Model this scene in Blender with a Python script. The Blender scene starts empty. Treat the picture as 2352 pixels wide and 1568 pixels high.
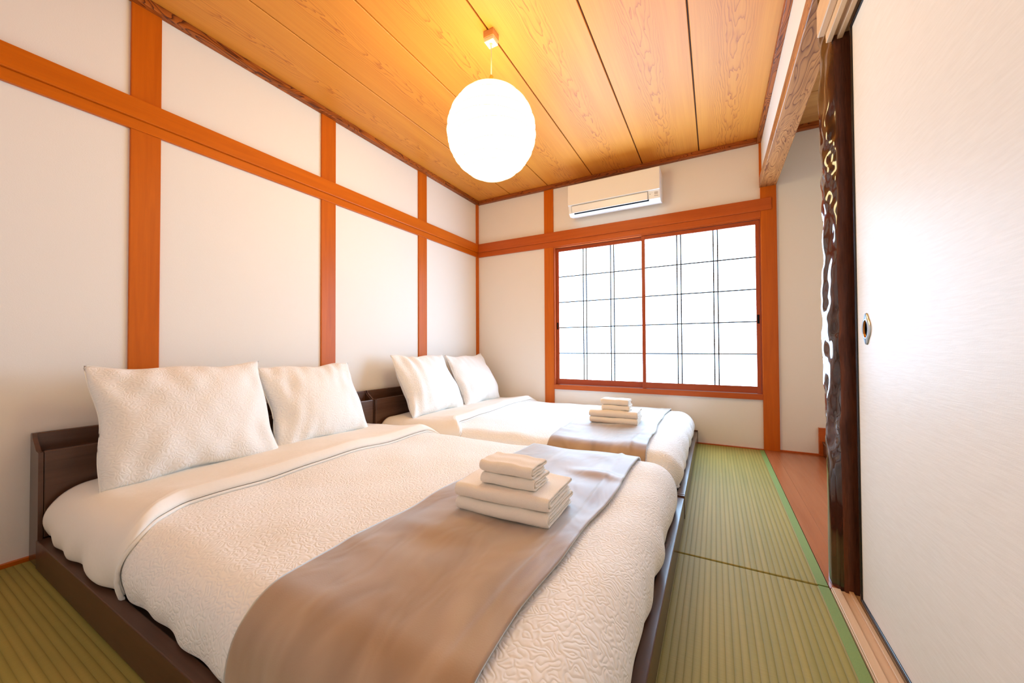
import bpy, bmesh, math, random
import numpy as np
from mathutils import Matrix, Vector

# ------------------------------------------------------------------ camera, world, exposure
SC = bpy.context.scene
COL = SC.collection
PI = math.pi

cam_d = bpy.data.cameras.new('camera')
cam_d.sensor_width = 36.0
cam_d.lens = 856.92 / 2352 * 36.0
cam_d.clip_start = 0.02
cam = bpy.data.objects.new('camera', cam_d)
COL.objects.link(cam)
_R = Vector((0.87859803, 0.47753497, -0.00508439))
_U = Vector((0.01160949, -0.01071403, 0.99987521))
_F = Vector((-0.4774209, 0.87854742, 0.01495727))
cam.matrix_world = Matrix(((_R.x, _U.x, -_F.x, 0.0), (_R.y, _U.y, -_F.y, 0.0), (_R.z, _U.z, -_F.z, 0.81), (0, 0, 0, 1)))
SC.camera = cam

W = bpy.data.worlds.new('world'); SC.world = W
W.use_nodes = True
W.node_tree.nodes['Background'].inputs[0].default_value = (0.72, 0.86, 1.0, 1)
W.node_tree.nodes['Background'].inputs[1].default_value = 1.0

SC.view_settings.view_transform = 'Standard'
SC.view_settings.look = 'None'
SC.view_settings.gamma = 1.0
SC.view_settings.use_curve_mapping = False
SC.view_settings.exposure = 0.03
SC.cycles.max_bounces = 6
SC.cycles.diffuse_bounces = 5
SC.cycles.glossy_bounces = 3
SC.cycles.use_light_tree = False
SC.cycles.adaptive_threshold = 0.02
SC.cycles.sample_clamp_indirect = 6.0

PANE_EMIT = (5.7, 8.8, 12.5)       # daylight coming through the shoji sheets
LAMP_EMIT = (12.8, 10.1, 4.8)       # warm paper lantern

# ------------------------------------------------------------------ helpers
def link(o, parent=None):
    COL.objects.link(o)
    if parent is not None:
        o.parent = parent
    return o

def mesh_obj(name, verts, faces, material=None, parent=None, smooth=False, uvs=None):
    me = bpy.data.meshes.new(name)
    me.from_pydata([tuple(v) for v in verts], [], [tuple(f) for f in faces])
    if uvs is not None:
        lay = me.uv_layers.new(name='UVMap')
        li = np.zeros(len(me.loops), dtype=np.int32)
        me.loops.foreach_get('vertex_index', li)
        lay.data.foreach_set('uv', np.asarray(uvs, dtype=np.float32)[li].ravel())
    if smooth:
        me.polygons.foreach_set('use_smooth', [True] * len(me.polygons))
    me.update()
    o = bpy.data.objects.new(name, me)
    if material is not None:
        me.materials.append(material)
    return link(o, parent)

def bm_obj(name, bm, material=None, parent=None, smooth=False):
    me = bpy.data.meshes.new(name)
    bmesh.ops.recalc_face_normals(bm, faces=bm.faces[:])
    bm.to_mesh(me); bm.free()
    if smooth:
        me.polygons.foreach_set('use_smooth', [True] * len(me.polygons))
    o = bpy.data.objects.new(name, me)
    if material is not None:
        me.materials.append(material)
    return link(o, parent)

def add_box(bm, x0, x1, y0, y1, z0, z1, bevel=0.0, seg=2):
    r = bmesh.ops.create_cube(bm, size=1.0)
    vs = r['verts']
    bmesh.ops.scale(bm, vec=(x1 - x0, y1 - y0, z1 - z0), verts=vs)
    bmesh.ops.translate(bm, vec=((x0 + x1) / 2, (y0 + y1) / 2, (z0 + z1) / 2), verts=vs)
    if bevel > 0:
        es = list({e for v in vs for e in v.link_edges})
        bmesh.ops.bevel(bm, geom=es, offset=bevel, segments=seg, affect='EDGES', profile=0.5)

def box(name, x0, x1, y0, y1, z0, z1, material, parent=None, bevel=0.0, seg=2):
    bm = bmesh.new()
    add_box(bm, x0, x1, y0, y1, z0, z1, bevel, seg)
    return bm_obj(name, bm, material, parent)

def boxes(name, lst, material, parent=None, bevel=0.0):
    bm = bmesh.new()
    for b in lst:
        add_box(bm, *b, bevel=bevel, seg=1)
    return bm_obj(name, bm, material, parent)

def empty(name, loc=(0, 0, 0)):
    o = bpy.data.objects.new(name, None)
    o.location = loc
    o.empty_display_size = 0.1
    return link(o)

def tag(o, label=None, cat=None, group=None, kind=None):
    if label: o['label'] = label
    if cat: o['category'] = cat
    if group: o['group'] = group
    if kind: o['kind'] = kind
    return o

def struct(o, label=None):
    o['kind'] = 'structure'
    if label: o['label'] = label
    return o

def lathe(name, prof, n, material, parent=None, loc=(0, 0, 0), smooth=True):
    vs, fs = [], []
    for i in range(n):
        a = 2 * PI * i / n
        for r, z in prof:
            vs.append((loc[0] + r * math.cos(a), loc[1] + r * math.sin(a), loc[2] + z))
    m = len(prof)
    for i in range(n):
        j = (i + 1) % n
        for k in range(m - 1):
            fs.append((i * m + k, j * m + k, j * m + k + 1, i * m + k + 1))
    return mesh_obj(name, vs, fs, material, parent, smooth)

def tube(name, pts, r, material, parent=None, n=8, closed=False):
    vs, fs = [], []
    P = [Vector(p) for p in pts]; m = len(P)
    for i, p in enumerate(P):
        if closed:
            t = (P[(i + 1) % m] - P[i - 1]).normalized()
        else:
            t = (P[min(i + 1, m - 1)] - P[max(i - 1, 0)]).normalized()
        a = t.cross(Vector((0.03, 0.02, 1)))
        if a.length < 0.1: a = t.cross(Vector((1, 0, 0)))
        a.normalize(); b = t.cross(a).normalized()
        for k in range(n):
            q = 2 * PI * k / n
            vs.append(p + a * (r * math.cos(q)) + b * (r * math.sin(q)))
    for i in range(m if closed else m - 1):
        j = (i + 1) % m
        for k in range(n):
            l = (k + 1) % n
            fs.append((i * n + k, i * n + l, j * n + l, j * n + k))
    if not closed:
        fs.append(tuple(range(n))[::-1]); fs.append(tuple((m - 1) * n + k for k in range(n)))
    return mesh_obj(name, vs, fs, material, parent, True)

# smooth pseudo-noise on numpy arrays
_rs = np.random.RandomState(7)
_WV = [( _rs.uniform(0, 2 * PI), _rs.uniform(0.7, 1.35), _rs.uniform(0, 2 * PI)) for _ in range(14)]
def wav(u, v, scale, seed=0):
    s = 0.0
    for i, (a, k, ph) in enumerate(_WV):
        a2 = a + seed * 1.7 * (i + 1); p2 = ph + seed * 2.3 * (i + 2)
        s = s + np.sin(scale * k * (np.cos(a2) * u + np.sin(a2) * v) + p2)
    return s / 4.0

# ------------------------------------------------------------------ materials
def srgb(r, g, b):
    f = lambda c: (c / 255) / 12.92 if c / 255 <= 0.04045 else ((c / 255 + 0.055) / 1.055) ** 2.4
    return (f(r), f(g), f(b), 1.0)

class NT:
    def __init__(s, name):
        s.m = bpy.data.materials.new(name); s.m.use_nodes = True
        s.t = s.m.node_tree; s.b = s.t.nodes['Principled BSDF']
    def n(s, typ, **kw):
        nd = s.t.nodes.new(typ)
        for k, v in kw.items(): setattr(nd, k, v)
        return nd
    def l(s, a, b): s.t.links.new(a, b)
    def set(s, **kw):
        for k, v in kw.items(): s.b.inputs[k.replace('_', ' ')].default_value = v
    def val(s, x):
        return x
    def math(s, op, a, b=None, c=None):
        nd = s.n('ShaderNodeMath', operation=op)
        for i, x in enumerate((a, b, c)):
            if x is None: continue
            if hasattr(x, 'is_linked'): s.l(x, nd.inputs[i])
            else: nd.inputs[i].default_value = x
        return nd.outputs[0]
    def ramp(s, fac, stops):
        nd = s.n('ShaderNodeValToRGB')
        e = nd.color_ramp.elements
        while len(e) < len(stops): e.new(0.5)
        for el, (p, c) in zip(e, stops): el.position = p; el.color = c
        s.l(fac, nd.inputs[0]); return nd.outputs[0]
    def coords(s, kind='Object', scale=(1, 1, 1), rot=(0, 0, 0)):
        tc = s.n('ShaderNodeTexCoord'); mp = s.n('ShaderNodeMapping')
        mp.inputs['Scale'].default_value = scale; mp.inputs['Rotation'].default_value = rot
        s.l(tc.outputs[kind], mp.inputs[0]); return mp.outputs[0]
    def noise(s, vec, scale=5.0, detail=2.0, rough=0.5, dist=0.0):
        nd = s.n('ShaderNodeTexNoise')
        nd.inputs['Scale'].default_value = scale; nd.inputs['Detail'].default_value = detail
        nd.inputs['Roughness'].default_value = rough; nd.inputs['Distortion'].default_value = dist
        s.l(vec, nd.inputs['Vector']); return nd.outputs[0]
    def bump(s, h, strength=0.3, dist=0.01):
        nd = s.n('ShaderNodeBump'); nd.inputs['Strength'].default_value = strength
        nd.inputs['Distance'].default_value = dist
        s.l(h, nd.inputs['Height']); s.l(nd.outputs[0], s.b.inputs['Normal']); return nd
    def mix(s, fac, a, b, blend='MIX'):
        nd = s.n('ShaderNodeMix', data_type='RGBA', blend_type=blend)
        for sock, x in ((nd.inputs[0], fac), (nd.inputs[6], a), (nd.inputs[7], b)):
            if hasattr(x, 'is_linked'): s.l(x, sock)
            else: sock.default_value = x
        return nd.outputs[2]
    def sep(s, vec):
        nd = s.n('ShaderNodeSeparateXYZ'); s.l(vec, nd.inputs[0]); return nd.outputs

AX = {'x': (0.06, 1, 1), 'y': (1, 0.06, 1), 'z': (1, 1, 0.06)}
def wood(name, light, dark, axis='z', scale=40, rough=0.4, figure=0.0, coat=0.0, spec=0.28):
    k = NT(name)
    s = AX[axis]
    v = k.coords('Object', s)
    n1 = k.noise(v, scale, 4.0, 0.6, 0.6)
    n2 = k.noise(v, scale * 0.12, 2.0, 0.5, 0.8)
    f = k.math('ADD', k.math('MULTIPLY', n1, 0.45), k.math('MULTIPLY', n2, 0.55))
    if figure > 0:
        ring = k.math('FRACT', k.math('MULTIPLY', k.noise(k.coords('Object', tuple(0.16 if c == 0.06 else c for c in s)), 14.0, 1.5, 0.5, 0.9), 15.0))
        ring = k.math('POWER', ring, 4.0)
        f = k.math('SUBTRACT', f, k.math('MULTIPLY', ring, figure))
    c = k.ramp(f, [(0.22, dark), (0.62, light)])
    k.l(c, k.b.inputs['Base Color'])
    k.set(Roughness=rough, Specular_IOR_Level=spec)
    if coat: k.set(Coat_Weight=coat, Coat_Roughness=0.12)
    k.bump(f, 0.08, 0.004)
    return k.m

M = {}
def plaster(name, col, sc=260):
    k = NT(name)
    v = k.coords('Object')
    n = k.noise(v, sc, 2.0, 0.6)
    big = k.noise(v, 3.0, 2.0)
    c = k.mix(k.math('MULTIPLY', big, 0.25), col, tuple(x * 0.93 for x in col[:3]) + (1,))
    k.l(c, k.b.inputs['Base Color'])
    k.set(Roughness=0.85); k.bump(n, 0.12, 0.002)
    return k.m
M['plaster'] = plaster('plaster', srgb(240, 233, 224))
M['alcove_plaster'] = plaster('alcove_plaster', srgb(226, 208, 186))
M['post'] = wood('post_wood', srgb(206, 102, 8), srgb(174, 78, 4), 'z', 40, 0.38)
M['rail_y'] = wood('rail_wood_y', srgb(206, 103, 8), srgb(176, 80, 5), 'y', 40, 0.36)
M['rail_x'] = wood('rail_wood_x', srgb(194, 93, 32), srgb(162, 70, 20), 'x', 40, 0.36)
M['mould_y'] = wood('moulding_wood_y', srgb(186, 100, 34), srgb(92, 40, 10), 'y', 60, 0.45, 0.5)
M['mould_x'] = wood('moulding_wood_x', srgb(180, 94, 34), srgb(92, 40, 10), 'x', 60, 0.45, 0.4)
M['beam'] = wood('beam_wood', srgb(206, 140, 80), srgb(118, 64, 32), 'y', 34, 0.4, 0.32)
M['sash_x'] = wood('sash_wood_x', srgb(172, 78, 36), srgb(142, 56, 22), 'x', 40, 0.38)
M['sash_z'] = wood('sash_wood_z', srgb(172, 78, 36), srgb(142, 56, 22), 'z', 40, 0.38)
M['sill'] = wood('sill_wood', srgb(226, 188, 146), srgb(204, 160, 116), 'y', 50, 0.45)
M['alcove_floor'] = wood('alcove_floor_wood', srgb(176, 106, 66), srgb(150, 82, 46), 'y', 30, 0.22)
M['bed_x'] = wood('bed_wood_x', srgb(92, 60, 42), srgb(66, 40, 27), 'x', 50, 0.36)
M['bed_y'] = wood('bed_wood_y', srgb(92, 60, 42), srgb(66, 40, 27), 'y', 50, 0.26, spec=0.6)
M['post_dark'] = wood('dark_post_wood', srgb(112, 62, 40), srgb(30, 12, 8), 'z', 330, 0.36)

k = NT('gnarled_bark'); n_ = k.noise(k.coords('Object', (1, 1, 0.25)), 26, 3)
k.l(k.ramp(n_, [(0.3, srgb(34, 16, 12)), (0.7, srgb(84, 46, 36))]), k.b.inputs['Base Color'])
k.set(Roughness=0.12, Specular_IOR_Level=0.5); k.b.inputs['Coat Weight'].default_value = 0.7
k.b.inputs['Coat Roughness'].default_value = 0.03; M['gnarl'] = k.m

# printed cedar ceiling board: rings of a leaning log cut lengthwise (cathedral figure)
k = NT('cedar_ceiling')
v = k.coords('Object')
X, Y, Z = k.sep(v)
nz = k.noise(k.coords('Object', (2.2, 0.9, 1)), 2.2, 2.0, 0.5)
nf = k.noise(k.coords('Object', (9.0, 1.6, 1)), 2.6, 2.0, 0.55)
xx = k.math('ADD', X, k.math('MULTIPLY', k.math('SUBTRACT', nz, 0.5), 0.07))
d = k.math('ADD', k.math('ADD', 0.035, k.math('MULTIPLY', k.math('ADD', Y, 0.25), 0.030)),
           k.math('MULTIPLY', k.math('SUBTRACT', nf, 0.5), 0.024))
r2 = k.math('ADD', k.math('MULTIPLY', xx, xx), k.math('MULTIPLY', d, d))
r = k.math('SQRT', r2)
ring = k.math('FRACT', k.math('MULTIPLY', r, 165.0))
ring = k.math('POWER', ring, 5.0)
fade = k.math('SUBTRACT', 1.35, k.math('MULTIPLY', k.math('ABSOLUTE', k.math('ADD', X, 0.025)), 8.5))
fade = k.math('MINIMUM', k.math('MAXIMUM', fade, 0.10), 1.0)
fine = k.noise(k.coords('Object', (1, 0.015, 1)), 130, 3.0, 0.6)
streak = k.noise(k.coords('Object', (1, 0.05, 1)), 14, 2.0, 0.6)
amt = k.math('MULTIPLY', k.math('MULTIPLY', ring, fade), 0.85)
base = k.ramp(k.math('ADD', k.math('MULTIPLY', fine, 0.5), k.math('MULTIPLY', streak, 0.5)),
              [(0.3, srgb(212, 132, 42)), (0.7, srgb(226, 150, 52))])
c = k.mix(amt, base, srgb(170, 84, 26))
k.l(c, k.b.inputs['Base Color']); k.set(Roughness=0.5)
k.bump(fine, 0.05, 0.002)
M['cedar'] = k.m
M['cedar_x'] = wood('alcove_ceiling_wood', srgb(214, 160, 96), srgb(180, 120, 62), 'x', 60, 0.5)
M['groove'] = wood('groove_wood', srgb(92, 56, 26), srgb(70, 40, 18), 'y', 40, 0.7)

# tatami: fine rush weave, warp ribs along local Y
k = NT('tatami_rush')
v = k.coords('Object'); X, Y, Z = k.sep(v)
rib = k.math('ABSOLUTE', k.math('SINE', k.math('MULTIPLY', X, PI / 0.0185)))
rib = k.math('POWER', rib, 0.45)
wv = k.noise(k.coords('Object', (12, 260, 1)), 1.0, 2.0, 0.6)
tone = k.noise(k.coords('Object', (40, 1.2, 1)), 1.0, 2.0, 0.5)
big = k.noise(v, 1.3, 2.0)
base = k.ramp(k.math('ADD', k.math('MULTIPLY', tone, 0.6), k.math('MULTIPLY', big, 0.4)),
              [(0.32, srgb(150, 139, 68)), (0.68, srgb(180, 158, 82))])
c = k.mix(k.math('MULTIPLY', k.math('SUBTRACT', 1.0, rib), 0.6), base, srgb(100, 92, 34))
c = k.mix(k.math('MULTIPLY', wv, 0.30), c, srgb(124, 114, 48))
k.l(c, k.b.inputs['Base Color']); k.set(Roughness=0.6, Specular_IOR_Level=0.18)
hh = k.math('ADD', rib, k.math('MULTIPLY', wv, 0.35))
k.bump(hh, 0.5, 0.002)
M['tatami'] = k.m
k = NT('tatami_border_cloth')
n_ = k.noise(k.coords('Object'), 900, 1)
k.l(k.ramp(n_, [(0.3, srgb(116, 138, 60)), (0.7, srgb(132, 152, 72))]), k.b.inputs['Base Color'])
k.set(Roughness=0.75); M['heri'] = k.m

# fusuma paper with faint horizontal brushed fibres
k = NT('fusuma_paper')
n1 = k.noise(k.coords('Object', (1, 5, 60)), 3.0, 3.0, 0.6, 0.5)
n2 = k.noise(k.coords('Object'), 340, 2.0)
k.l(k.ramp(n1, [(0.3, srgb(240, 236, 230)), (0.7, srgb(246, 243, 238))]), k.b.inputs['Base Color'])
k.set(Roughness=0.48, Specular_IOR_Level=0.17)
k.bump(k.math('ADD', n1, k.math('MULTIPLY', n2, 0.25)), 0.07, 0.004)
M['paper'] = k.m
k = NT('black_lacquer'); k.set(Base_Color=srgb(26, 18, 15), Roughness=0.25); M['lacquer'] = k.m
k = NT('steel'); k.set(Base_Color=srgb(196, 208, 216), Metallic=1.0, Roughness=0.3); M['steel'] = k.m
k = NT('brass'); k.set(Base_Color=srgb(172, 112, 50), Metallic=1.0, Roughness=0.28); M['brass'] = k.m
k = NT('dark_line'); k.set(Base_Color=srgb(46, 44, 46), Roughness=0.5); M['line'] = k.m
k = NT('black_plastic'); k.set(Base_Color=srgb(14, 14, 15), Roughness=0.7, Specular_IOR_Level=0.2); M['black'] = k.m
k = NT('white_plastic'); k.set(Base_Color=srgb(244, 243, 242), Roughness=0.32); M['white'] = k.m
k = NT('ivory_plastic'); k.set(Base_Color=srgb(240, 226, 196), Roughness=0.4); M['ivory'] = k.m
k = NT('grey_print'); k.set(Base_Color=srgb(150, 146, 146), Roughness=0.6); M['grey'] = k.m
k = NT('pale_print'); k.set(Base_Color=srgb(206, 198, 192), Roughness=0.6); M['pale'] = k.m
k = NT('amber_socket'); k.set(Base_Color=srgb(226, 166, 62), Roughness=0.4); M['amber'] = k.m

def emis(name, col, base=(0.85, 0.85, 0.85, 1)):
    k = NT(name)
    k.set(Base_Color=base, Roughness=0.8)
    s = max(col)
    k.b.inputs['Emission Color'].default_value = (col[0] / s, col[1] / s, col[2] / s, 1)
    k.b.inputs['Emission Strength'].default_value = s
    return k.m
M['pane'] = emis('daylit_shoji_sheet', PANE_EMIT); M['pane'].cycles.emission_sampling = 'FRONT'
M['lamp_paper'] = emis('lit_lantern_paper', LAMP_EMIT); M['lamp_paper'].cycles.emission_sampling = 'FRONT'
M['lamp_rib'] = emis('lit_lantern_rib', (0.86, 0.72, 0.46), (0.25, 0.22, 0.16, 1)); M['lamp_rib'].cycles.emission_sampling = 'NONE'
M['lamp_hole'] = emis('lit_bulb', (1.6, 1.2, 0.85)); M['lamp_hole'].cycles.emission_sampling = 'NONE'
k = NT('shoji_sheet_outside'); k.set(Base_Color=srgb(235, 235, 232), Roughness=0.8); M['pane_out'] = k.m

# textiles
def quilted(name, col, strength):
    k = NT(name)
    tc = k.n('ShaderNodeTexCoord')
    n = k.noise(tc.outputs['UV'], 50.0, 0.0, 0.4, 0.4)
    h = k.math('POWER', k.math('ABSOLUTE', k.math('SINE', k.math('MULTIPLY', n, 11.5))), 1.0)
    n2 = k.noise(tc.outputs['UV'], 60.0, 2.0)
    h = k.math('ADD', h, k.math('MULTIPLY', n2, 0.10))
    k.set(Base_Color=col, Roughness=0.9)
    k.b.inputs['Sheen Weight'].default_value = 0.15
    k.bump(h, strength, 0.0065)
    return k.m
M['quilt'] = quilted('quilted_cotton', srgb(246, 242, 236), 0.30)
M['pillow'] = quilted('quilted_pillow_cotton', srgb(246, 242, 236), 0.22)
k = NT('plain_cotton'); n_ = k.noise(k.coords('Object', (1, 1, 1)), 14, 3.0, 0.5)
k.set(Base_Color=srgb(244, 237, 226), Roughness=0.9); k.bump(n_, 0.12, 0.02); M['sheet'] = k.m
k = NT('piping_cotton'); k.set(Base_Color=srgb(240, 236, 228), Roughness=0.85); M['piping'] = k.m
k = NT('taupe_velvet')
n1 = k.noise(k.coords('UV', (1.6, 0.7, 1)), 6.0, 2.0, 0.5, 0.7)
n2 = k.noise(k.coords('UV', (1, 1, 1)), 300.0, 1.0)
k.l(k.ramp(n1, [(0.3, srgb(156, 122, 90)), (0.7, srgb(184, 152, 120))]), k.b.inputs['Base Color'])
k.set(Roughness=0.5, Specular_IOR_Level=0.6); k.b.inputs['Sheen Weight'].default_value = 1.0
k.b.inputs['Sheen Roughness'].default_value = 0.45
k.b.inputs['Sheen Tint'].default_value = (0.84, 0.95, 0.96, 1)
k.bump(k.math('ADD', n1, k.math('MULTIPLY', n2, 0.02)), 0.22, 0.03); M['velvet'] = k.m
k = NT('terry_towel'); n_ = k.noise(k.coords('Object'), 520, 2.0, 0.6)
k.set(Base_Color=srgb(250, 238, 222), Roughness=0.95); k.b.inputs['Sheen Weight'].default_value = 0.3
k.bump(n_, 0.45, 0.003); M['towel'] = k.m

# ------------------------------------------------------------------ room dimensions (metres)
XL, XR = -2.345, 0.338       # plaster faces, left and right (above the alcove)
YB, YR = 3.512, -0.25        # plaster faces, back and rear
ZC = 2.445
XA = 1.15                    # alcove right wall
YA = 1.70                    # alcove near side

# ---- floor: slab, tatami mats, borders
fl = struct(box('floor', XL - 0.12, 0.334, YR - 0.1, YB + 0.12, -0.12, -0.052, M['groove']), 'tatami floor of the bedroom')
def tatami(cx, cy, w, l, rot):
    m = box('tatami_mat', -w / 2, w / 2, -l / 2, l / 2, -0.05, 0.0, M['tatami'], fl, bevel=0.004)
    m.location = (cx, cy, 0); m.rotation_euler = (0, 0, rot)
    for s in (-1, 1):
        e = box('border_cloth', s * (w / 2 - 0.0145) - 0.0145, s * (w / 2 - 0.0145) + 0.0145, -l / 2, l / 2, -0.048, 0.0014, M['heri'], m, bevel=0.0006, seg=1)
    return m
tatami((-0.556 + 0.327) / 2, (1.614 + 3.485) / 2, 0.881, 1.868, 0)
tatami((-0.556 + 0.327) / 2, (-0.25 + 1.610) / 2, 0.881, 1.858, 0)
rows = [-0.25, 0.68, 1.612, 2.545, 3.485]
for a, b in zip(rows[:-1], rows[1:]):
    tatami((-2.325 - 0.560) / 2, (a + b) / 2, b - a - 0.003, 1.762, PI / 2)

# ---- alcove floor boards
af = struct(box('floor_alcove', 0.3345, XA + 0.1, YA - 0.1, YB + 0.1, -0.12, -0.035, M['groove']), 'wooden floor of the alcove')
for a, b in ((0.3285, 0.396), (0.3965, 0.74), (0.7405, XA)):
    box('floor_board', a, b, YA - 0.09, YB, -0.03, 0.001, M['alcove_floor'], af, bevel=0.0003, seg=1)

# ---- walls
struct(box('wall_left', XL - 0.1, XL, YR - 0.1, YB + 0.12, -0.1, 2.6, M['plaster']), 'white plaster wall behind the headboards')
WX0, WX1, WZ0, WZ1 = -1.425, 0.327, 0.388, 1.87
struct(boxes('wall_back', [
    (XL - 0.1, WX0, YB, YB + 0.1, -0.1, 2.6), (WX1, XA + 0.1, YB, YB + 0.1, -0.1, 2.6),
    (WX0, WX1, YB, YB + 0.1, -0.1, WZ0), (WX0, WX1, YB, YB + 0.1, WZ1, 2.6)], M['plaster']), 'cream plaster wall around the window')
struct(box('wall_rear', XL - 0.1, XA + 0.1, YR - 0.1, YR, -0.1, 2.6, M['plaster']), 'white plaster wall behind the viewpoint')
struct(boxes('wall_right', [(XR, XR + 0.09, 1.60, YB, 2.13, 2.6), (XR, XR + 0.10, YR, 1.60, 1.96, 2.6)], M['plaster']), 'white plaster strip above the sliding door and the alcove beam')
struct(box('wall_alcove_side', XA, XA + 0.1, YA - 0.2, YB, -0.1, 2.6, M['alcove_plaster']), 'plaster side wall of the alcove')
struct(box('wall_alcove_partition', 0.44, XA, YA - 0.03, YA + 0.03, -0.1, 2.6, M['alcove_plaster']), 'plaster partition beside the dark alcove post')
struct(box('wall_closet', 0.56, 0.6, YR, YA - 0.03, -0.1, 2.6, M['plaster']), 'wall behind the sliding doors')

# ---- ceiling
ce = struct(box('ceiling', XL - 0.1, XR + 0.09, YR - 0.1, YB + 0.1, ZC + 0.012, ZC + 0.1, M['groove']), 'cedar board ceiling')
edges = [0.338, -0.098, -0.552, -1.009, -1.470, -1.905, XL]
for a, b in zip(edges[1:], edges[:-1]):
    w = (b - a)
    o = box('ceiling_board', -w / 2 + 0.004, w / 2 - 0.004, YR, YB, 0.0, 0.014, M['cedar'], ce, bevel=0.002, seg=1)
    o.location = ((a + b) / 2, 0, ZC)
ca = struct(box('ceiling_alcove', 0.42, XA + 0.1, YA, YB + 0.1, 2.485, 2.58, M['groove']), 'board ceiling inside the alcove')
ys = [YA, 2.15, 2.61, 3.07, YB]
for a, b in zip(ys[:-1], ys[1:]):
    box('ceiling_board', 0.43, XA, a + 0.003, b - 0.003, 2.47, 2.484, M['cedar_x'], ca, bevel=0.002, seg=1)

# ---- ceiling mouldings
struct(box('trim_1', XL, XL + 0.042, YR, YB, 2.408, ZC + 0.001, M['mould_y'], bevel=0.004), 'figured ceiling moulding along the headboard wall')
struct(box('trim_2', XL + 0.042, XR - 0.03, YB - 0.042, YB, 2.408, ZC + 0.001, M['mould_x'], bevel=0.004), 'figured ceiling moulding above the window wall')
struct(box('trim_3', XR - 0.03, XR, YR, YB, 2.408, ZC + 0.001, M['mould_y'], bevel=0.004), 'figured ceiling moulding above the alcove beam')
struct(box('trim_4', 0.43, XA, YB - 0.035, YB, 2.43, 2.471, M['mould_x'], bevel=0.003), 'ceiling moulding inside the alcove')

# ---- posts, rails
def post(n, x0, x1, y0, y1, z0, z1, label):
    return struct(box('trim_%d' % n, x0, x1, y0, y1, z0, z1, M['post'], bevel=0.003), label)
post(5, XL - 0.05, -2.334, 0.655, 0.763, 0, 2.41, 'broad orange wall post behind the near bed')
post(6, XL - 0.05, -2.334, 1.598, 1.707, 0, 2.41, 'orange wall post between the two beds')
post(7, XL - 0.05, -2.334, 2.544, 2.654, 0, 2.41, 'orange wall post behind the far bed')
post(8, XL - 0.05, -2.328, 3.474, YB + 0.02, 0, 2.41, 'thin orange post in the far corner')
post(9, -1.522, -1.422, 3.498, YB + 0.05, 0, 2.41, 'orange post beside the window and the far bed')
post(10, 0.327, 0.431, 3.490, YB + 0.05, 0, 2.075, 'orange post between the window and the alcove')
post(11, 0.322, XR + 0.03, 3.496, YB + 0.05, 2.075, 2.41, 'thin corner post above the alcove beam')
post(12, XL - 0.05, -2.334, -0.25, -0.15, 0, 2.41, 'orange wall post at the rear corner')
# head rails: upper board proud, lower strip set back
def rail(n, upper, lower, m, label):
    o = struct(box('trim_%d' % n, *upper, m, bevel=0.004), label)
    box('lower_strip', *lower, m, o, bevel=0.002)
    return o
rail(13, (XL, -2.316, YR, 3.49, 1.868, 1.962), (XL, -2.328, YR, 3.49, 1.820, 1.868), M['rail_y'], 'long orange head rail across the headboard wall')
rail(14, (-2.316, 0.398, 3.478, YB, 1.868, 1.962), (-2.328, 0.327, 3.490, YB, 1.816, 1.868), M['rail_x'], 'long orange head rail above the window')
struct(box('baseboard_back', XL, 0.327, 3.492, YB, -0.03, 0.004, M['rail_x'], bevel=0.001), 'thin wood strip along the window wall')
struct(box('baseboard_left', XL, -2.328, YR, 3.49, -0.03, 0.012, M['rail_y'], bevel=0.001), 'thin wood strip along the headboard wall')
struct(box('baseboard_alcove', 0.431, 0.664, 3.500, YB, -0.005, 0.012, M['rail_x'], bevel=0.001), 'thin wood strip at the foot of the alcove wall')
# alcove beam
struct(box('beam', 0.322, 0.432, 1.60, 3.50, 2.052, 2.135, M['beam'], bevel=0.004), 'figured wooden beam over the alcove opening')

# ---- small wooden kick board and dark recess panel at the alcove's far right
kb = tag(empty('low_cabinet', (0.69, 3.3, 0)), 'low reddish wooden board and dark panel in the alcove corner', 'cabinet')
def child_box(name, p, x0, x1, y0, y1, z0, z1, m, bevel=0.002):
    l = p.location
    return box(name, x0 - l.x, x1 - l.x, y0 - l.y, y1 - l.y, z0 - l.z, z1 - l.z, m, p, bevel=bevel)
child_box('back_board', kb, 0.664, 1.14, 3.486, 3.511, 0.002, 0.205, M['rail_x'])
child_box('side_panel', kb, 0.686, 0.72, 2.95, 3.485, 0.002, 0.095, M['bed_y'])
child_box('top_board', kb, 0.680, 1.14, 2.95, 3.485, 0.096, 0.108, M['bed_y'])

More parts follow.
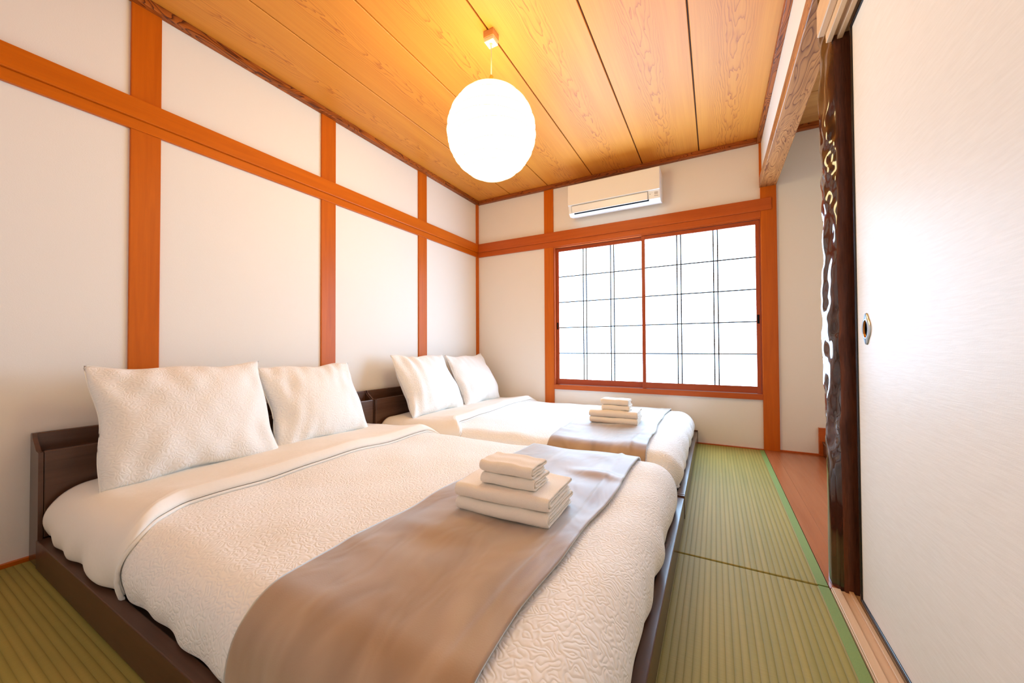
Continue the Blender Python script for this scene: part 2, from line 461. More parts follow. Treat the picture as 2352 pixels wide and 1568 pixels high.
# ------------------------------------------------------------------ window
win = struct(empty('window_1', (0, 3.52, 0)), 'two-panel sliding shoji window with thin dark grid')
def wbox(name, x0, x1, y0, y1, z0, z1, m, par=win, bevel=0.0015):
    return box(name, x0, x1, y0 - 3.52, y1 - 3.52, z0, z1, m, par, bevel=bevel)
wbox('sill', -1.422, 0.327, 3.488, 3.60, 0.388, 0.432, M['rail_x'])
wbox('head_track', -1.422, 0.327, 3.498, 3.60, 1.806, 1.872, M['rail_x'])
wbox('jamb', -1.4215, -1.409, 3.50, 3.60, 0.432, 1.806, M['sash_z'])
wbox('jamb', 0.3205, 0.3268, 3.50, 3.60, 0.432, 1.806, M['sash_z'])
def sash(x0, x1, y, stL, stR, pulls):
    s = wbox('sash', x0, x1, y, y + 0.026, 0.436, 0.490, M['sash_x'])          # bottom rail carries the sash
    wbox('top_rail', x0, x1, y, y + 0.026, 1.770, 1.803, M['sash_x'], s)
    wbox('stile', x0, x0 + stL, y - 0.0005, y + 0.0265, 0.434, 1.8035, M['sash_z'], s)
    wbox('stile', x1 - stR, x1, y - 0.0005, y + 0.0265, 0.434, 1.8035, M['sash_z'], s)
    a, b = x0 + stL, x1 - stR
    sheet = wbox('shoji_sheet', a, b, y + 0.012, y + 0.016, 0.488, 1.772, M['pane_out'], s, bevel=0)
    sheet.data.materials.append(M['pane'])
    for pl in sheet.data.polygons:
        pl.material_index = 1 if pl.normal.y < -0.5 else 0
    for q in (1 / 3, 2 / 3):
        for dx in (-0.0155, 0.0155):
            c = a + (b - a) * q + dx
            wbox('grid_bar', c - 0.0049, c + 0.0049, y + 0.006, y + 0.0118, 0.489, 1.771, M['line'], s, bevel=0)
    for i in range(1, 5):
        z = 0.489 + (1.771 - 0.489) * i / 5
        wbox('grid_bar', a, b, y + 0.0055, y + 0.0117, z - 0.0049, z + 0.0049, M['line'], s, bevel=0)
    for px in pulls:
        wbox('finger_pull', px - 0.008, px + 0.008, y - 0.003, y + 0.001, 0.985, 1.055, M['black'], s, bevel=0.002)
    return s
sash(-1.408, -0.548, 3.536, 0.030, 0.028, [-1.393])
sash(-0.572, 0.319, 3.505, 0.030, 0.028, [0.304])

# ------------------------------------------------------------------ sliding doors (fusuma) and their track
struct(box('trim_15', 0.3285, 0.56, YR, 1.60, -0.05, 0.006, M['sill'], bevel=0.002), 'pale wooden floor track of the sliding door')
for i, (a, b) in enumerate(((0.330, 0.352), (0.3735, 0.385), (0.425, 0.437))):
    box('track_ridge', a, b, YR, 1.594, 0.004, 0.014, M['sill'], bpy.data.objects['trim_15'], bevel=0.0015)
lin = struct(box('trim_16', 0.340, 0.50, YR, 1.60, 1.842, 1.96, M['sill'], bevel=0.002), 'pale wooden grooved lintel over the sliding door')
for a, b in ((0.340, 0.356), (0.368, 0.383), (0.424, 0.436)):
    box('lintel_ridge', a, b, YR, 1.598, 1.826, 1.843, M['sill'], lin, bevel=0.002)
box('head_rail', 0.318, 0.340, YR, 1.605, 1.856, 1.955, M['sill'], lin, bevel=0.004)

def fusuma(n, x, y0, y1, label, pull_y=None):
    e = struct(empty('door_%d' % n, (x, (y0 + y1) / 2, 0.016)), label)
    cx, cy, cz = e.location
    def b(name, xa, xb, ya, yb, za, zb, m, par=e, bevel=0.002):
        return box(name, xa - cx, xb - cx, ya - cy, yb - cy, za - cz, zb - cz, m, par, bevel=bevel)
    b('paper_panel', x + 0.001, x + 0.027, y0 + 0.012, y1 - 0.012, 0.028, 1.814, M['paper'], bevel=0.0005)
    b('frame_stile', x - 0.003, x + 0.030, y1 - 0.0125, y1, 0.016, 1.826, M['lacquer'])
    b('frame_stile', x - 0.003, x + 0.030, y0, y0 + 0.0125, 0.016, 1.826, M['lacquer'])
    b('frame_rail', x - 0.003, x + 0.030, y0 + 0.0125, y1 - 0.0125, 0.016, 0.0285, M['lacquer'])
    b('frame_rail', x - 0.003, x + 0.030, y0 + 0.0125, y1 - 0.0125, 1.8135, 1.826, M['lacquer'])
    if pull_y is not None:
        # recessed pull: lobed steel plate, raised oval lip, brass cup
        Z0 = 0.858
        N = 64
        vs, fs = [], []
        for i in range(N):
            a = 2 * PI * i / N
            ca_, sa_ = math.cos(a), math.sin(a)
            yy = 0.030 * ca_ * (1 + 0.04 * math.cos(4 * a)); zz = 0.036 * sa_
            if abs(sa_) > 0.80: zz *= 1.0 + 0.30 * (abs(sa_) - 0.80) / 0.20
            else: yy *= 1.10
            iy, iz = 0.0195 * ca_, 0.026 * sa_
            for (py, pz, px) in ((yy, zz, 0.0008), (yy * 0.96, zz * 0.97, -0.0024), (iy * 1.14, iz * 1.10, -0.0026), (iy * 1.07, iz * 1.05, -0.0046), (iy, iz, -0.003)):
                vs.append((x + px - cx, pull_y + py - cy, Z0 + pz - cz))
        for i in range(N):
            j = (i + 1) % N
            for q in range(4):
                fs.append((i * 5 + q, i * 5 + q + 1, j * 5 + q + 1, j * 5 + q))
        plate = mesh_obj('door_pull', vs, fs, M['steel'], e, True)
        plate['label'] = 'steel finger pull with brass cup'
        vs, fs = [], []
        for i in range(N):
            a = 2 * PI * i / N
            iy, iz = 0.0195 * math.cos(a), 0.026 * math.sin(a)
            for (f_, px) in ((1, -0.003), (0.97, 0.0006), (0.9, 0.0008)):
                vs.append((x + px - cx, pull_y + iy * f_ - cy, Z0 + iz * f_ - cz))
        for i in range(N):
            j = (i + 1) % N
            for q in range(2):
                fs.append((i * 3 + q, i * 3 + q + 1, j * 3 + q + 1, j * 3 + q))
        fs.append(tuple(i * 3 + 2 for i in range(N)))
        mesh_obj('pull_cup', vs, fs, M['brass'], plate, True)
    return e
fusuma(1, 0.391, 0.645, 1.546, 'white papered sliding door with black edge and round pull', 1.455)
fusuma(2, 0.442, -0.245, 0.70, 'white papered sliding door on the rear track')

# ------------------------------------------------------------------ polished gnarled alcove post
def alcove_post():
    ring = [(0.405, 1.592), (0.392, 1.592), (0.378, 1.592), (0.366, 1.593), (0.360, 1.596), (0.355, 1.601), (0.350, 1.607), (0.346, 1.614), (0.343, 1.622),
            (0.340, 1.631), (0.338, 1.641), (0.337, 1.652), (0.337, 1.664), (0.339, 1.676), (0.343, 1.686), (0.349, 1.694), (0.358, 1.700), (0.370, 1.702),
            (0.44, 1.704), (0.455, 1.65), (0.455, 1.592)]
    n = len(ring); H = 420
    zs = np.linspace(0.0, 2.055, H)
    cx, cy = 0.395, 1.648
    P = np.array(ring)
    # arc-length parameter for noise
    dl = np.r_[0, np.cumsum(np.hypot(*np.diff(P, axis=0).T))]
    V = np.zeros((H, n, 3))
    for j in range(n):
        k_act = 1.0 if 4 <= j <= 17 else (0.35 if j == 3 else 0.0)
        dirx, diry = P[j, 0] - cx, P[j, 1] - cy
        L = math.hypot(dirx, diry); dirx /= L; diry /= L
        a = dl[j] * 30
        wn = (0.55 * np.sin(zs * 15 + 2.1 * np.sin(a * 1.3 + zs * 5) + a * 1.9) + 0.34 * np.sin(zs * 37 - a * 2.9 + 1.7 * np.sin(zs * 9))
              + 0.50 * np.sin(zs * 7.3 + a * 3.3 + 1.3) + 0.16 * np.sin(zs * 81 + a * 4 + 2 * np.sin(zs * 13)))
        wn = np.sign(wn) * np.abs(wn) ** 0.8
        g = np.clip((zs - 0.30) / 0.25, 0, 1); g = g * g * (3 - 2 * g)
        disp = wn * 0.0068 * k_act * (0.08 + 0.92 * g)
        flat = (1 - np.clip((zs - 0.22) / 0.35, 0, 1)) * (0.006 if 4 <= j <= 8 else 0.0)
        V[:, j, 0] = P[j, 0] + dirx * (disp - flat)
        V[:, j, 1] = P[j, 1] + diry * (disp - flat)
        V[:, j, 2] = zs
    vs = V.reshape(-1, 3)
    fs, mi = [], []
    for i in range(H - 1):
        for j in range(n):
            l = (j + 1) % n
            fs.append((i * n + j, i * n + l, (i + 1) * n + l, (i + 1) * n + j))
            mi.append(0 if (j < 4 or j >= 18) else 1)
    fs.append(tuple(range(n))); mi.append(0)
    fs.append(tuple((H - 1) * n + j for j in range(n))[::-1]); mi.append(0)
    o = mesh_obj('alcove_post', vs, fs, M['post_dark'], None, True)
    o.data.materials.append(M['gnarl'])
    o.data.polygons.foreach_set('material_index', mi)
    bm = bmesh.new(); bm.from_mesh(o.data); bmesh.ops.recalc_face_normals(bm, faces=bm.faces[:]); bm.to_mesh(o.data); bm.free()
    return struct(o, 'dark polished alcove post with gnarled glossy edge beside the sliding door')
alcove_post()

# ------------------------------------------------------------------ beds
RAIL_T = 0.034
RAIL_Z = 0.105
XH, XF = -2.326, -0.134
def make_bed(y0, y1, label, group):
    e = tag(empty('bed', ((XH + XF) / 2, (y0 + y1) / 2, 0)), label, 'bed', group)
    cx, cy, _ = e.location
    def b(name, xa, xb, ya, yb, za, zb, m, par=e, bevel=0.003):
        return box(name, xa - cx, xb - cx, ya - cy, yb - cy, za, zb, m, par, bevel=bevel)
    b('side_rail', -2.21, XF - RAIL_T, y0, y0 + RAIL_T, 0.002, RAIL_Z, M['bed_x'])
    b('side_rail', -2.21, XF - RAIL_T, y1 - RAIL_T, y1, 0.002, RAIL_Z, M['bed_x'])
    b('foot_rail', XF - RAIL_T, XF, y0 + 0.012, y1 - 0.012, 0.002, RAIL_Z - 0.003, M['bed_y'])
    for yy in (y0, y1 - 0.012):
        b('corner_cap', XF - RAIL_T - 0.004, XF + 0.002, yy, yy + 0.012, 0.002, RAIL_Z + 0.004, M['bed_y'], bevel=0.0015)
    b('slat_deck', -2.21, XF - RAIL_T, y0 + RAIL_T, y1 - RAIL_T, 0.055, 0.075, M['bed_x'])
    for fx in (-1.9, -1.2, -0.5):
        b('slat_bearer', fx - 0.03, fx + 0.03, y0 + RAIL_T, y1 - RAIL_T, 0.002, 0.055, M['bed_y'])
    # headboard: back panel with thick front panel below it, ends closed by side plates
    h = b('headboard', XH, XH + 0.022, y0 + 0.012, y1 - 0.004, 0.002, 0.488, M['bed_y'], bevel=0.004)
    b('front_panel', -2.236, -2.214, y0 + 0.018, y1 - 0.008, 0.105, 0.428, M['bed_y'], h, bevel=0.004)
    b('shelf_board', XH + 0.0225, -2.237, y0 + 0.03, y1 - 0.02, 0.405, 0.420, M['bed_y'], h)
    for ya in (y0 + 0.004, y1 - 0.0035):
        bm = bmesh.new()
        prof = [(XH, 0.002), (XH, 0.482), (XH + 0.006, 0.488), (XH + 0.022, 0.488), (XH + 0.028, 0.470), (-2.246, 0.428), (-2.214, 0.424), (-2.21, 0.105), (-2.205, 0.002)]
        t = 0.0125 if ya < cy else 0.003
        f1 = [bm.verts.new((px - cx, ya - cy, pz)) for px, pz in prof]
        f2 = [bm.verts.new((px - cx, ya + t - cy, pz)) for px, pz in prof]
        bm.faces.new(f1); bm.faces.new(f2[::-1])
        for i in range(len(prof)):
            j = (i + 1) % len(prof)
            bm.faces.new((f1[i], f1[j], f2[j], f2[i]))
        bm_obj('end_plate', bm, M['bed_y'], h)
    return e

NB = (0.378, 1.938)      # near bed, y range
FB = (1.944, 3.484)      # far bed

make_bed(*NB, 'dark brown low bed frame in front, nearer the viewer', 'low dark bed frames')
make_bed(*FB, 'dark brown low bed frame beneath the window wall', 'low dark bed frames')

# bedding surface: unrolled cloth coordinates (x, t) -> 3-D, rounded over three sides
TOPZ = 0.274
RAD = 0.115
LOV = 0.252
def surf(x, t, y0, y1, off=0.0, seed=0, extra=None):
    """x along the bed, may run past the foot; t across, may run past both sides."""
    xf = XF - 0.019 - RAD
    a0, a1 = y0 + 0.022 + RAD, y1 - 0.022 - RAD
    ex = np.maximum(x - xf, 0)
    ey = np.maximum(t - a1, 0) - np.maximum(a0 - t, 0)
    e = np.hypot(ex, ey)
    e_c = np.minimum(e, LOV)
    ux = np.where(e > 1e-9, ex / np.maximum(e, 1e-9), 0); uy = np.where(e > 1e-9, ey / np.maximum(e, 1e-9), 0)
    ang = np.minimum(e_c / RAD, PI / 2)
    rest = np.maximum(e_c - RAD * PI / 2, 0)
    rr = RAD + off
    lump = 0.0045 * wav(x, t, 9, seed) + 0.0025 * wav(x, t, 24, seed + 1)
    out = rr * np.sin(ang) - 0.30 * rest * rest / 0.08
    fold = 0.007 * np.clip((e_c - 0.1) / 0.12, 0, 1) * wav(x * 1.0, t * 1.0, 34, seed + 2)
    out = out + np.where(e > 0, fold, 0)
    down = RAD - rr * np.cos(ang) + rest
    bx = np.minimum(x, xf); by = np.clip(t, a0, a1)
    mid = 1 - ((by - (a0 + a1) / 2) / ((a1 - a0) / 2)) ** 2
    z = TOPZ - down + 0.008 * mid + lump * (1 - 0.6 * np.clip(e / 0.2, 0, 1))
    zx = extra if extra is not None else 0.0
    X = bx + ux * out; Y = by + uy * out
    # keep clothes off the rails' outer faces
    Z = z + zx * (1 - np.clip(e / 0.2, 0, 1))
    return X, Y, np.maximum(Z, RAIL_Z + 0.006 + off * 0.25)

def cloth(name, xs, ts, y0, y1, material, off=0.0, seed=0, thick=0.008, extra=None, parent=None, warp=None, origin=None):
    x, t = np.meshgrid(xs, ts, indexing='ij')
    if warp is not None: x, t = warp(x, t)
    ex = extra(x, t) if extra is not None else None
    X, Y, Z = surf(x, t, y0, y1, off, seed, ex)
    n, m = x.shape
    vs = np.stack([X, Y, Z], -1).reshape(-1, 3)
    if origin is not None: vs = vs - np.array(origin)
    uv = np.stack([x, t], -1).reshape(-1, 2)
    idx = np.arange(n * m).reshape(n, m)
    fs = np.stack([idx[:-1, :-1], idx[1:, :-1], idx[1:, 1:], idx[:-1, 1:]], -1).reshape(-1, 4)
    o = mesh_obj(name, vs, fs.tolist(), material, parent, True, uv)
    if origin is not None and parent is None: o.location = origin
    if thick:
        md = o.modifiers.new('thickness', 'SOLIDIFY'); md.thickness = thick; md.offset = -1.0
    return o

def bedding(y0, y1, seed, words, group_suffix):
    a0, a1 = y0 + 0.022 + RAD, y1 - 0.022 - RAD
    t0, t1 = a0 - LOV, a1 + LOV
    xf = XF - 0.019 - RAD
    # mattress: rounded block under the cloths
    mt = box('mattress', -2.20, XF - 0.060, y0 + 0.052, y1 - 0.052, 0.0765, TOPZ - 0.030, M['sheet'], None, bevel=0.05, seg=4)
    tag(mt, words['mattress'], 'mattress', 'mattresses under the quilts')
    ts = np.linspace(t0, t1, 190)
    # quilt
    q = cloth('quilt', np.linspace(-2.185, xf + LOV, 230), ts, y0, y1, M['quilt'], 0.0, seed, 0.012, origin=(-1.2, (y0 + y1) / 2, TOPZ))
    tag(q, words['quilt'], 'quilt', 'white quilted bed covers')
    # turned-back flap at the head end, thick rolled hem
    def hem(t):
        s = np.clip(np.maximum(a0 + 0.10 - t, t - a1 - 0.02) / 0.20, 0, 1)
        return -1.605 + 0.012 * np.sin(t * 5 + seed) + 0.14 * s * s * (3 - 2 * s)
    def warp(x, t):
        f = (x + 2.19) / (2.19 - 1.60)
        return -2.19 + f * (hem(t) + 2.19), t
    def puff(x, t):
        d = hem(t) - x
        a = np.clip(d / 0.028, 0, 1) ** 0.5
        return 0.003 + 0.036 * a * np.exp(-np.maximum(d - 0.05, 0) / 0.16)
    fl_ = cloth('turned_back_flap', np.r_[np.linspace(-2.19, -1.66, 54), np.linspace(-1.65, -1.60, 14)], ts, y0, y1, M['sheet'], 0.0095, seed, 0.008, puff, q, warp, origin=(-1.2, (y0 + y1) / 2, TOPZ))
    fl_['label'] = 'smooth folded-back top edge'
    # piping along the hem
    tt = np.linspace(t0 + 0.004, t1 - 0.004, 150)
    hx = hem(tt) + 0.002
    X, Y, Z = surf(hx, tt, y0, y1, 0.0095, seed, puff(hx, tt))
    tube('hem_piping', [(px + 1.2, py - (y0 + y1) / 2, pz - 0.007 - TOPZ) for px, py, pz in zip(X, Y, Z)], 0.0058, M['piping'], q, 8)
    # runner across the foot
    def rw(x, t):
        return x + 0.010 * np.sin(t * 3.1 + seed) + 0.004 * np.sin(t * 13 + seed), t
    def rlump(x, t):
        return 0.0030 * np.maximum(wav(x * 0.5, t * 1.4, 16, seed + 5), 0) ** 2 + 0.0022 * np.maximum(wav(x * 0.4, t * 1.2, 34, seed + 6), 0) ** 2 + 0.007 * np.exp(-((x + 0.385 + 0.012 * np.sin(t * 4)) / 0.010) ** 2) * (0.4 + 0.6 * np.sin(t * 6 + seed) ** 2)
    rt = np.linspace(t0 + 0.008, t1 - 0.008, 200)
    rn = cloth('bed_runner', np.linspace(-0.868, -0.328, 70), rt, y0, y1, M['velvet'], 0.009, seed, 0.007, lambda x, t: 0.009 + rlump(x, t), None, rw, origin=(-0.6, (y0 + y1) / 2, TOPZ))
    tag(rn, words['runner'], 'bed runner', 'taupe bed runners')
    return rlump

RL_N = bedding(*NB, 3, dict(mattress='white mattress under the near quilt', quilt='white quilted cover on the near bed with turned-back top edge',
                     runner='taupe velvet runner across the foot of the near bed'), 'near')
RL_F = bedding(*FB, 8, dict(mattress='white mattress under the quilt nearest the window', quilt='white quilted cover on the far bed beside the window wall',
                     runner='taupe velvet runner across the foot of the far bed'), 'far')

# ------------------------------------------------------------------ pillows
def make_pillow(loc, w, h, th, tilt, yaw, roll, seed, label):
    n, m = 66, 54
    u, v = np.meshgrid(np.linspace(-1, 1, n), np.linspace(-1, 1, m), indexing='ij')
    px = w / 2 * u * (1 - 0.055 * (1 - v * v)) + 0.006 * np.sin(v * 5 + seed) * np.abs(u) ** 3
    pz = h / 2 * v * (1 - 0.075 * (1 - u * u)) + 0.007 * np.sin(u * 6 + seed * 2) * np.abs(v) ** 3
    pr = np.clip((1 - u ** 2), 0, 1) ** 0.55 * np.clip((1 - v ** 2), 0, 1) ** 0.50
    pr = pr * (1 + 0.10 * wav(u, v, 3.0, seed)) * (1.0 - 0.26 * v)
    wr = 0.008 * wav(u * 2.0, v, 10, seed + 3) * np.clip(1 - pr, 0, 1) ** 0.7 * np.clip(pr * 4, 0, 1)
    vs, fs, uv = [], [], []
    idx = {}
    for side in (1, -1):
        for i in range(n):
            for j in range(m):
                edge = i in (0, n - 1) or j in (0, m - 1)
                if edge and side == -1:
                    idx[(side, i, j)] = idx[(1, i, j)]; continue
                idx[(side, i, j)] = len(vs)
                vs.append((px[i, j], -side * (th / 2 * pr[i, j] + wr[i, j]), pz[i, j])); uv.append((px[i, j] + side * 3 + seed, pz[i, j]))
        for i in range(n - 1):
            for j in range(m - 1):
                q = (idx[(side, i, j)], idx[(side, i + 1, j)], idx[(side, i + 1, j + 1)], idx[(side, i, j + 1)])
                fs.append(q if side == 1 else q[::-1])
    o = mesh_obj('pillow', vs, fs, M['pillow'], None, True, uv)
    # local: x across, y thickness (front is -y), z height. Front faces the foot of the bed (+x in the room).
    Rm_ = Matrix.Rotation(yaw, 4, 'Z') @ Matrix.Rotation(PI / 2, 4, 'Z') @ Matrix.Rotation(-tilt, 4, 'X') @ Matrix.Rotation(roll, 4, 'Y')
    o.matrix_world = Matrix.Translation(loc) @ Rm_
    tag(o, label, 'pillow', 'white quilted pillows')
    # seam piping round the edge
    ring = [(px[i, 0], 0, pz[i, 0]) for i in range(n)] + [(px[n - 1, j], 0, pz[n - 1, j]) for j in range(1, m)] + \
           [(px[i, m - 1], 0, pz[i, m - 1]) for i in range(n - 2, -1, -1)] + [(px[0, j], 0, pz[0, j]) for j in range(m - 2, 0, -1)]
    tube('seam', ring[::2], 0.0022, M['piping'], o, 6, True)
    return o
make_pillow((-2.085, 0.805, 0.506), 0.635, 0.515, 0.235, math.radians(26), math.radians(-2), math.radians(0.5), 1, 'white quilted pillow closest to the viewer, left on the near bed')
make_pillow((-2.116, 1.426, 0.490), 0.60, 0.49, 0.225, math.radians(26), math.radians(2), math.radians(0), 2, 'white quilted pillow on the near bed, second from the viewer')
make_pillow((-2.085, 2.395, 0.516), 0.635, 0.53, 0.23, math.radians(28), math.radians(1), math.radians(0.5), 3, 'white pillow on the far bed that shows its piped side edge')
make_pillow((-2.085, 3.055, 0.506), 0.61, 0.52, 0.22, math.radians(28), math.radians(0), math.radians(-0.5), 4, 'white pillow in the far corner beside the window wall')

# ------------------------------------------------------------------ folded towels
def make_towel(w, d, h, seed):
    t = h / 4.0; tt = t * 0.90
    path = []
    def seg(y0, y1, z, n=9):
        for i in range(n):
            f = i / (n - 1); path.append((y0 + (y1 - y0) * f, z + 0.0012 * math.sin(9 * f + seed + z * 300)))
    def arc(y, zc, r, a0, a1, sq=1.0, n=9):
        for i in range(1, n - 1):
            a = a0 + (a1 - a0) * i / (n - 1)
            path.append((y + sq * r * math.cos(a), zc + r * math.sin(a)))
    z1, z2, z3, z4 = t * 0.5, t * 1.5, t * 2.5, t * 3.5
    fr, bk = -d / 2 + 1.5 * t, d / 2 - 0.9 * t
    seg(bk + 0.004, fr, z1); arc(fr, 2 * t, 1.5 * t, 1.5 * PI, 0.5 * PI, 1.0, 13)
    # arc goes through the front (negative y)
    n_arc = 11
    for i in range(n_arc):
        path[-1 - i] = (fr - abs(path[-1 - i][0] - fr), path[-1 - i][1])
    seg(fr, bk, z4); arc(bk, 3 * t, 0.5 * t, 0.5 * PI, -0.5 * PI, 1.6)
    seg(bk, fr + 0.004, z3)
    k0 = len(path); arc(fr + 0.004, 2 * t, 0.5 * t, 0.5 * PI, 1.5 * PI, 1.0)
    seg(fr + 0.004, bk - 0.006, z2)
    P = np.array(path); n = len(P)
    T = np.gradient(P, axis=0); T /= np.linalg.norm(T, axis=1)[:, None] + 1e-9
    Nn = np.stack([-T[:, 1], T[:, 0]], 1)
    nx = 18
    xs = np.linspace(-1, 1, nx)
    rs = np.random.RandomState(seed)
    ph = rs.uniform(0, 6, 4)
    s = np.linspace(0, 1, n)
    vs = []
    for xi, xv in enumerate(xs):
        ext = 1 + 0.010 * np.sin(14 * s + ph[0]) * abs(xv) ** 6
        thick = tt * (1 - 0.30 * abs(xv) ** 14)
        sag = 0.0016 * np.sin(5 * xv + ph[1]) + 0.0010 * np.sin(11 * xv + ph[2])
        for i in range(n):
            zz = P[i, 1] / h
            y = P[i, 0] + 0.0020 * np.sin(4 * xv + ph[3] + zz * 2)
            z = P[i, 1] + sag * zz
            for sg in (1, -1):
                vs.append((w / 2 * xv * ext[i], y + sg * Nn[i, 0] * thick / 2, max(z + sg * Nn[i, 1] * thick / 2, 0.0)))
    def I(a, i, k): return (a * n + i) * 2 + k
    fs = []
    for a in range(nx - 1):
        for i in range(n - 1):
            fs.append((I(a, i, 0), I(a + 1, i, 0), I(a + 1, i + 1, 0), I(a, i + 1, 0)))
            fs.append((I(a, i, 1), I(a, i + 1, 1), I(a + 1, i + 1, 1), I(a + 1, i, 1)))
        fs.append((I(a, 0, 0), I(a, 0, 1), I(a + 1, 0, 1), I(a + 1, 0, 0)))
        fs.append((I(a, n - 1, 0), I(a + 1, n - 1, 0), I(a + 1, n - 1, 1), I(a, n - 1, 1)))
    for i in range(n - 1):
        fs.append((I(0, i, 0), I(0, i + 1, 0), I(0, i + 1, 1), I(0, i, 1)))
        fs.append((I(nx - 1, i, 0), I(nx - 1, i, 1), I(nx - 1, i + 1, 1), I(nx - 1, i + 1, 0)))
    o = mesh_obj('folded_towel', vs, fs, M['towel'], None, True)
    bm = bmesh.new(); bm.from_mesh(o.data); bmesh.ops.recalc_face_normals(bm, faces=bm.faces[:]); bm.to_mesh(o.data); bm.free()
    md = o.modifiers.new('soften', 'SUBSURF'); md.levels = 1; md.render_levels = 1
    return o

def towel_stack(cx, cy, z, yaw, seed, where):
    spec = [(0.312, 0.225, 0.043, 0.0, 0.004, 0.0, 'bottom large folded white towel of the stack on the %s bed' % where),
            (0.318, 0.215, 0.044, -0.004, 0.0, 1.5, 'upper large folded white towel of the stack on the %s bed' % where),
            (0.186, 0.118, 0.035, 0.010, -0.020, 0.0, 'lower small folded white towel of the stack on the %s bed' % where),
            (0.184, 0.112, 0.038, 0.006, -0.022, -2.0, 'small folded white towel on top of the stack on the %s bed' % where)]
    for i, (w, d, h, dx, dy, r, lab) in enumerate(spec):
        o = make_towel(w, d, h, seed + i)
        o.location = (cx + dx, cy + dy, z); o.rotation_euler = (0, 0, yaw + math.radians(r))
        tag(o, lab, 'towel', 'folded towels on the bed runners')
        z += h * 0.985
towel_stack(-0.568, 1.062, TOPZ + 0.026, math.radians(1.0), 10, 'near')
towel_stack(-0.598, 2.585, TOPZ + 0.026, math.radians(1.5), 20, 'far')

# ------------------------------------------------------------------ paper lantern
LX, LY, LZ, LR = -1.006, 1.640, 1.920, 0.226
lamp = tag(empty('pendant_lamp', (LX, LY, ZC)), 'round white paper lantern lamp hanging from the cedar ceiling', 'lamp')
def lloc(z): return (0, 0, z - ZC)
box('ceiling_block', -0.030, 0.030, -0.030, 0.030, -0.036, 0.0, M['cedar_x'], lamp, bevel=0.003)
box('ceiling_rose', -0.027, 0.027, -0.027, 0.027, -0.056, -0.0362, M['ivory'], lamp, bevel=0.003)
lathe('cord_grip', [(0.0, -0.066), (0.006, -0.066), (0.008, -0.0562), (0, -0.0562)], 16, M['ivory'], lamp)
tube('cord', [(0, 0, -0.060), (0.0008, 0, -0.15), (0, 0, (LZ + LR + 0.076) - ZC)], 0.0028, M['ivory'], lamp, 8)
lathe('socket_cap', [(0.0, 0.078), (0.006, 0.078), (0.011, 0.070), (0.014, 0.045), (0.016, -0.02), (0.0, -0.02)], 24, M['amber'], lamp, lloc(LZ + LR))
# shade: slightly squat globe with soft ridges between the ribs
def shade_r(z):       # z from -1 to 1
    return math.sqrt(max(0, 1 - z * z))
vs, fs = [], []
NA, NZ = 64, 60
for i in range(NZ + 1):
    th = 0.16 + (PI - 0.16 - 0.19) * i / NZ
    for a in range(NA):
        ph = 2 * PI * a / NA
        rid = 0.0024 * math.cos(th * 46 + 0.9 * math.sin(ph + 1.2 * th) * 3)
        R_ = LR + rid
        vs.append((R_ * math.sin(th) * math.cos(ph), R_ * math.sin(th) * math.sin(ph), R_ * 1.02 * math.cos(th) + LZ - ZC))
for i in range(NZ):
    for a in range(NA):
        b = (a + 1) % NA
        fs.append((i * NA + a, (i + 1) * NA + a, (i + 1) * NA + b, i * NA + b))
sh = mesh_obj('paper_shade', vs, fs, M['lamp_paper'], lamp, True)
for q, th in enumerate(np.linspace(0.42, 2.80, 11)):
    pts = []
    tilt, ph0 = 0.10 * math.sin(q * 2.4), q * 1.9
    for a in range(72):
        ph = 2 * PI * a / 72
        t_ = th + tilt * math.sin(ph + ph0)
        R_ = LR + 0.0034
        pts.append((R_ * math.sin(t_) * math.cos(ph), R_ * math.sin(t_) * math.sin(ph), R_ * 1.02 * math.cos(t_) + LZ - ZC))
    tube('rib', pts, 0.0015, M['lamp_rib'], sh, 6, True)
zb = LZ - LR * 1.02 * math.cos(0.19) - ZC
rb = LR * math.sin(0.19)
tube('bottom_ring', [(rb * math.cos(2 * PI * a / 40), rb * math.sin(2 * PI * a / 40), zb) for a in range(40)], 0.002, M['lamp_rib'], lamp, 6, True)
zt = LZ + LR * 1.02 * math.cos(0.16) - ZC
rt_ = LR * math.sin(0.16)
tube('top_ring', [(rt_ * math.cos(2 * PI * a / 40), rt_ * math.sin(2 * PI * a / 40), zt) for a in range(40)], 0.002, M['lamp_rib'], lamp, 6, True)
lathe('bulb', [(0.0, -0.15), (0.025, -0.145), (0.042, -0.12), (0.045, -0.09), (0.03, -0.05), (0.016, -0.02), (0.0, -0.02)], 24, M['lamp_hole'], lamp, lloc(LZ + LR - 0.0))

# ------------------------------------------------------------------ air conditioner
AX0, AX1 = -1.186, -0.386
ac = tag(empty('air_conditioner', (-0.786, YB, 2.06)), 'white wall-mounted air conditioner above the window', 'air conditioner')
def prism(name, prof, x0, x1, m, parent, bevel=0.0):
    """profile in (y, z) room coordinates, extruded along x, relative to the unit"""
    bm = bmesh.new()
    f1 = [bm.verts.new((x0 + 0.786, y - YB, z - 2.06)) for y, z in prof]
    f2 = [bm.verts.new((x1 + 0.786, y - YB, z - 2.06)) for y, z in prof]
    bm.faces.new(f1); bm.faces.new(f2[::-1])
    for i in range(len(prof)):
        j = (i + 1) % len(prof)
        bm.faces.new((f1[i], f1[j], f2[j], f2[i]))
    if bevel:
        bmesh.ops.bevel(bm, geom=bm.edges[:], offset=bevel, segments=2, affect='EDGES', profile=0.5)
    return bm_obj(name, bm, m, parent)
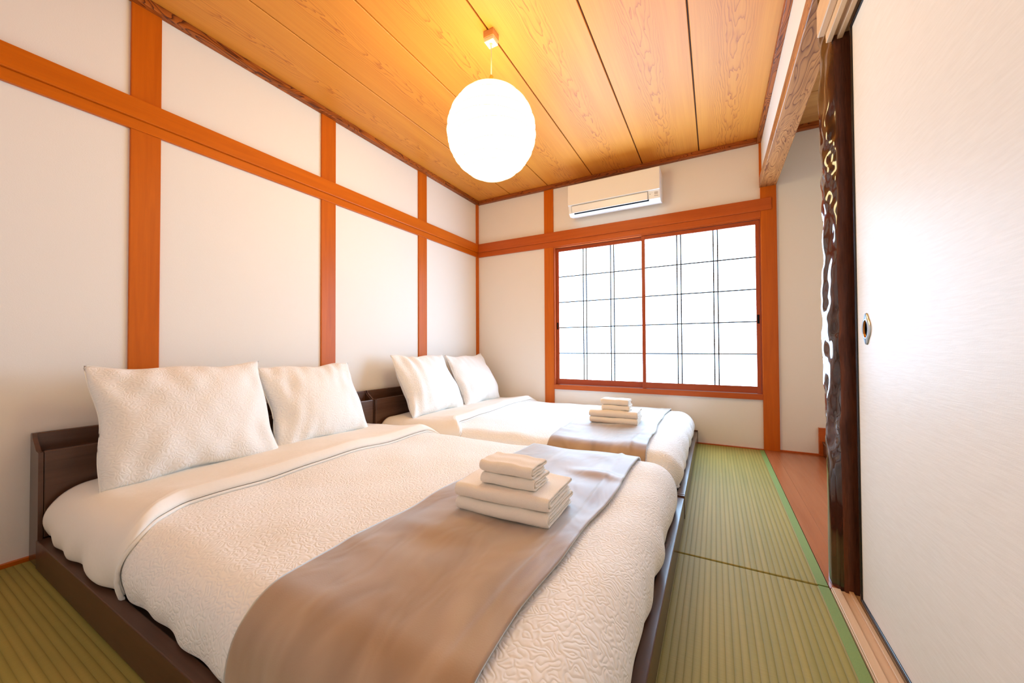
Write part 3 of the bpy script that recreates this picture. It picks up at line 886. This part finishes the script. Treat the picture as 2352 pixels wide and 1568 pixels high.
# chassis
prism('body', [(YB, 2.068), (YB, 2.305), (3.30, 2.309), (3.294, 2.125), (3.312, 2.052), (3.345, 2.030), (3.42, 2.045)], AX0, AX1, M['white'], ac, 0.004)
prism('front_panel', [(3.302, 2.307), (3.286, 2.305), (3.280, 2.120), (3.284, 2.116), (3.296, 2.118)], AX0 + 0.001, AX1 - 0.001, M['white'], ac, 0.002)
prism('air_outlet', [(3.304, 2.050), (3.3115, 2.0475), (3.3175, 2.0395), (3.330, 2.047)], AX0 + 0.052, AX1 - 0.090, M['black'], ac)
vn = prism('louver', [(3.2935, 2.110), (3.2870, 2.108), (3.3005, 2.0485), (3.3065, 2.0475)], AX0 + 0.036, AX1 - 0.098, M['white'], ac, 0.001)
prism('louver_gap', [(3.2895, 2.1122), (3.2920, 2.1122), (3.2920, 2.1100), (3.2895, 2.1100)], AX0 + 0.034, AX1 - 0.096, M['grey'], ac)
for xa in (AX0 + 0.0335, AX1 - 0.0965):
    prism('louver_gap', [(3.2885, 2.1122), (3.2940, 2.1122), (3.3060, 2.052), (3.3000, 2.052)], xa, xa + 0.0016, M['grey'], ac)
# display icons, label and marks (too small to read in the photograph)
def slant(z): return 3.2940 + (2.125 - z) * (3.312 - 3.294) / (2.125 - 2.052) - 0.0012
def mark(name, x0, x1, z0, z1, m):
    return prism(name, [(slant(z0), z0), (slant(z1), z1), (slant(z1) + 0.002, z1), (slant(z0) + 0.002, z0)], x0, x1, m, ac)
mark('sticker', AX1 - 0.044, AX1 - 0.016, 2.083, 2.104, M['pale'])
mark('badge', AX1 - 0.046, AX1 - 0.014, 2.071, 2.0745, M['grey'])
for i in range(3):
    mark('status_light', AX1 - 0.082 + i * 0.011, AX1 - 0.078 + i * 0.011, 2.098, 2.101, M['pale'])
mark('status_light', AX1 - 0.082, AX1 - 0.074, 2.088, 2.091, M['grey'])
def under(name, x0, x1, y0, y1, m):
    f = lambda y: 2.030 + (y - 3.345) * (0.015 / 0.075) - 0.0012
    return prism(name, [(y0, f(y0)), (y1, f(y1)), (y1, f(y1) + 0.002), (y0, f(y0) + 0.002)], x0, x1, m, ac)
under('print_line', -0.90, -0.80, 3.372, 3.377, M['pale'])
under('print_line', -0.79, -0.765, 3.358, 3.363, M['grey'])
under('print_mark', -0.745, -0.722, 3.356, 3.366, M['grey'])
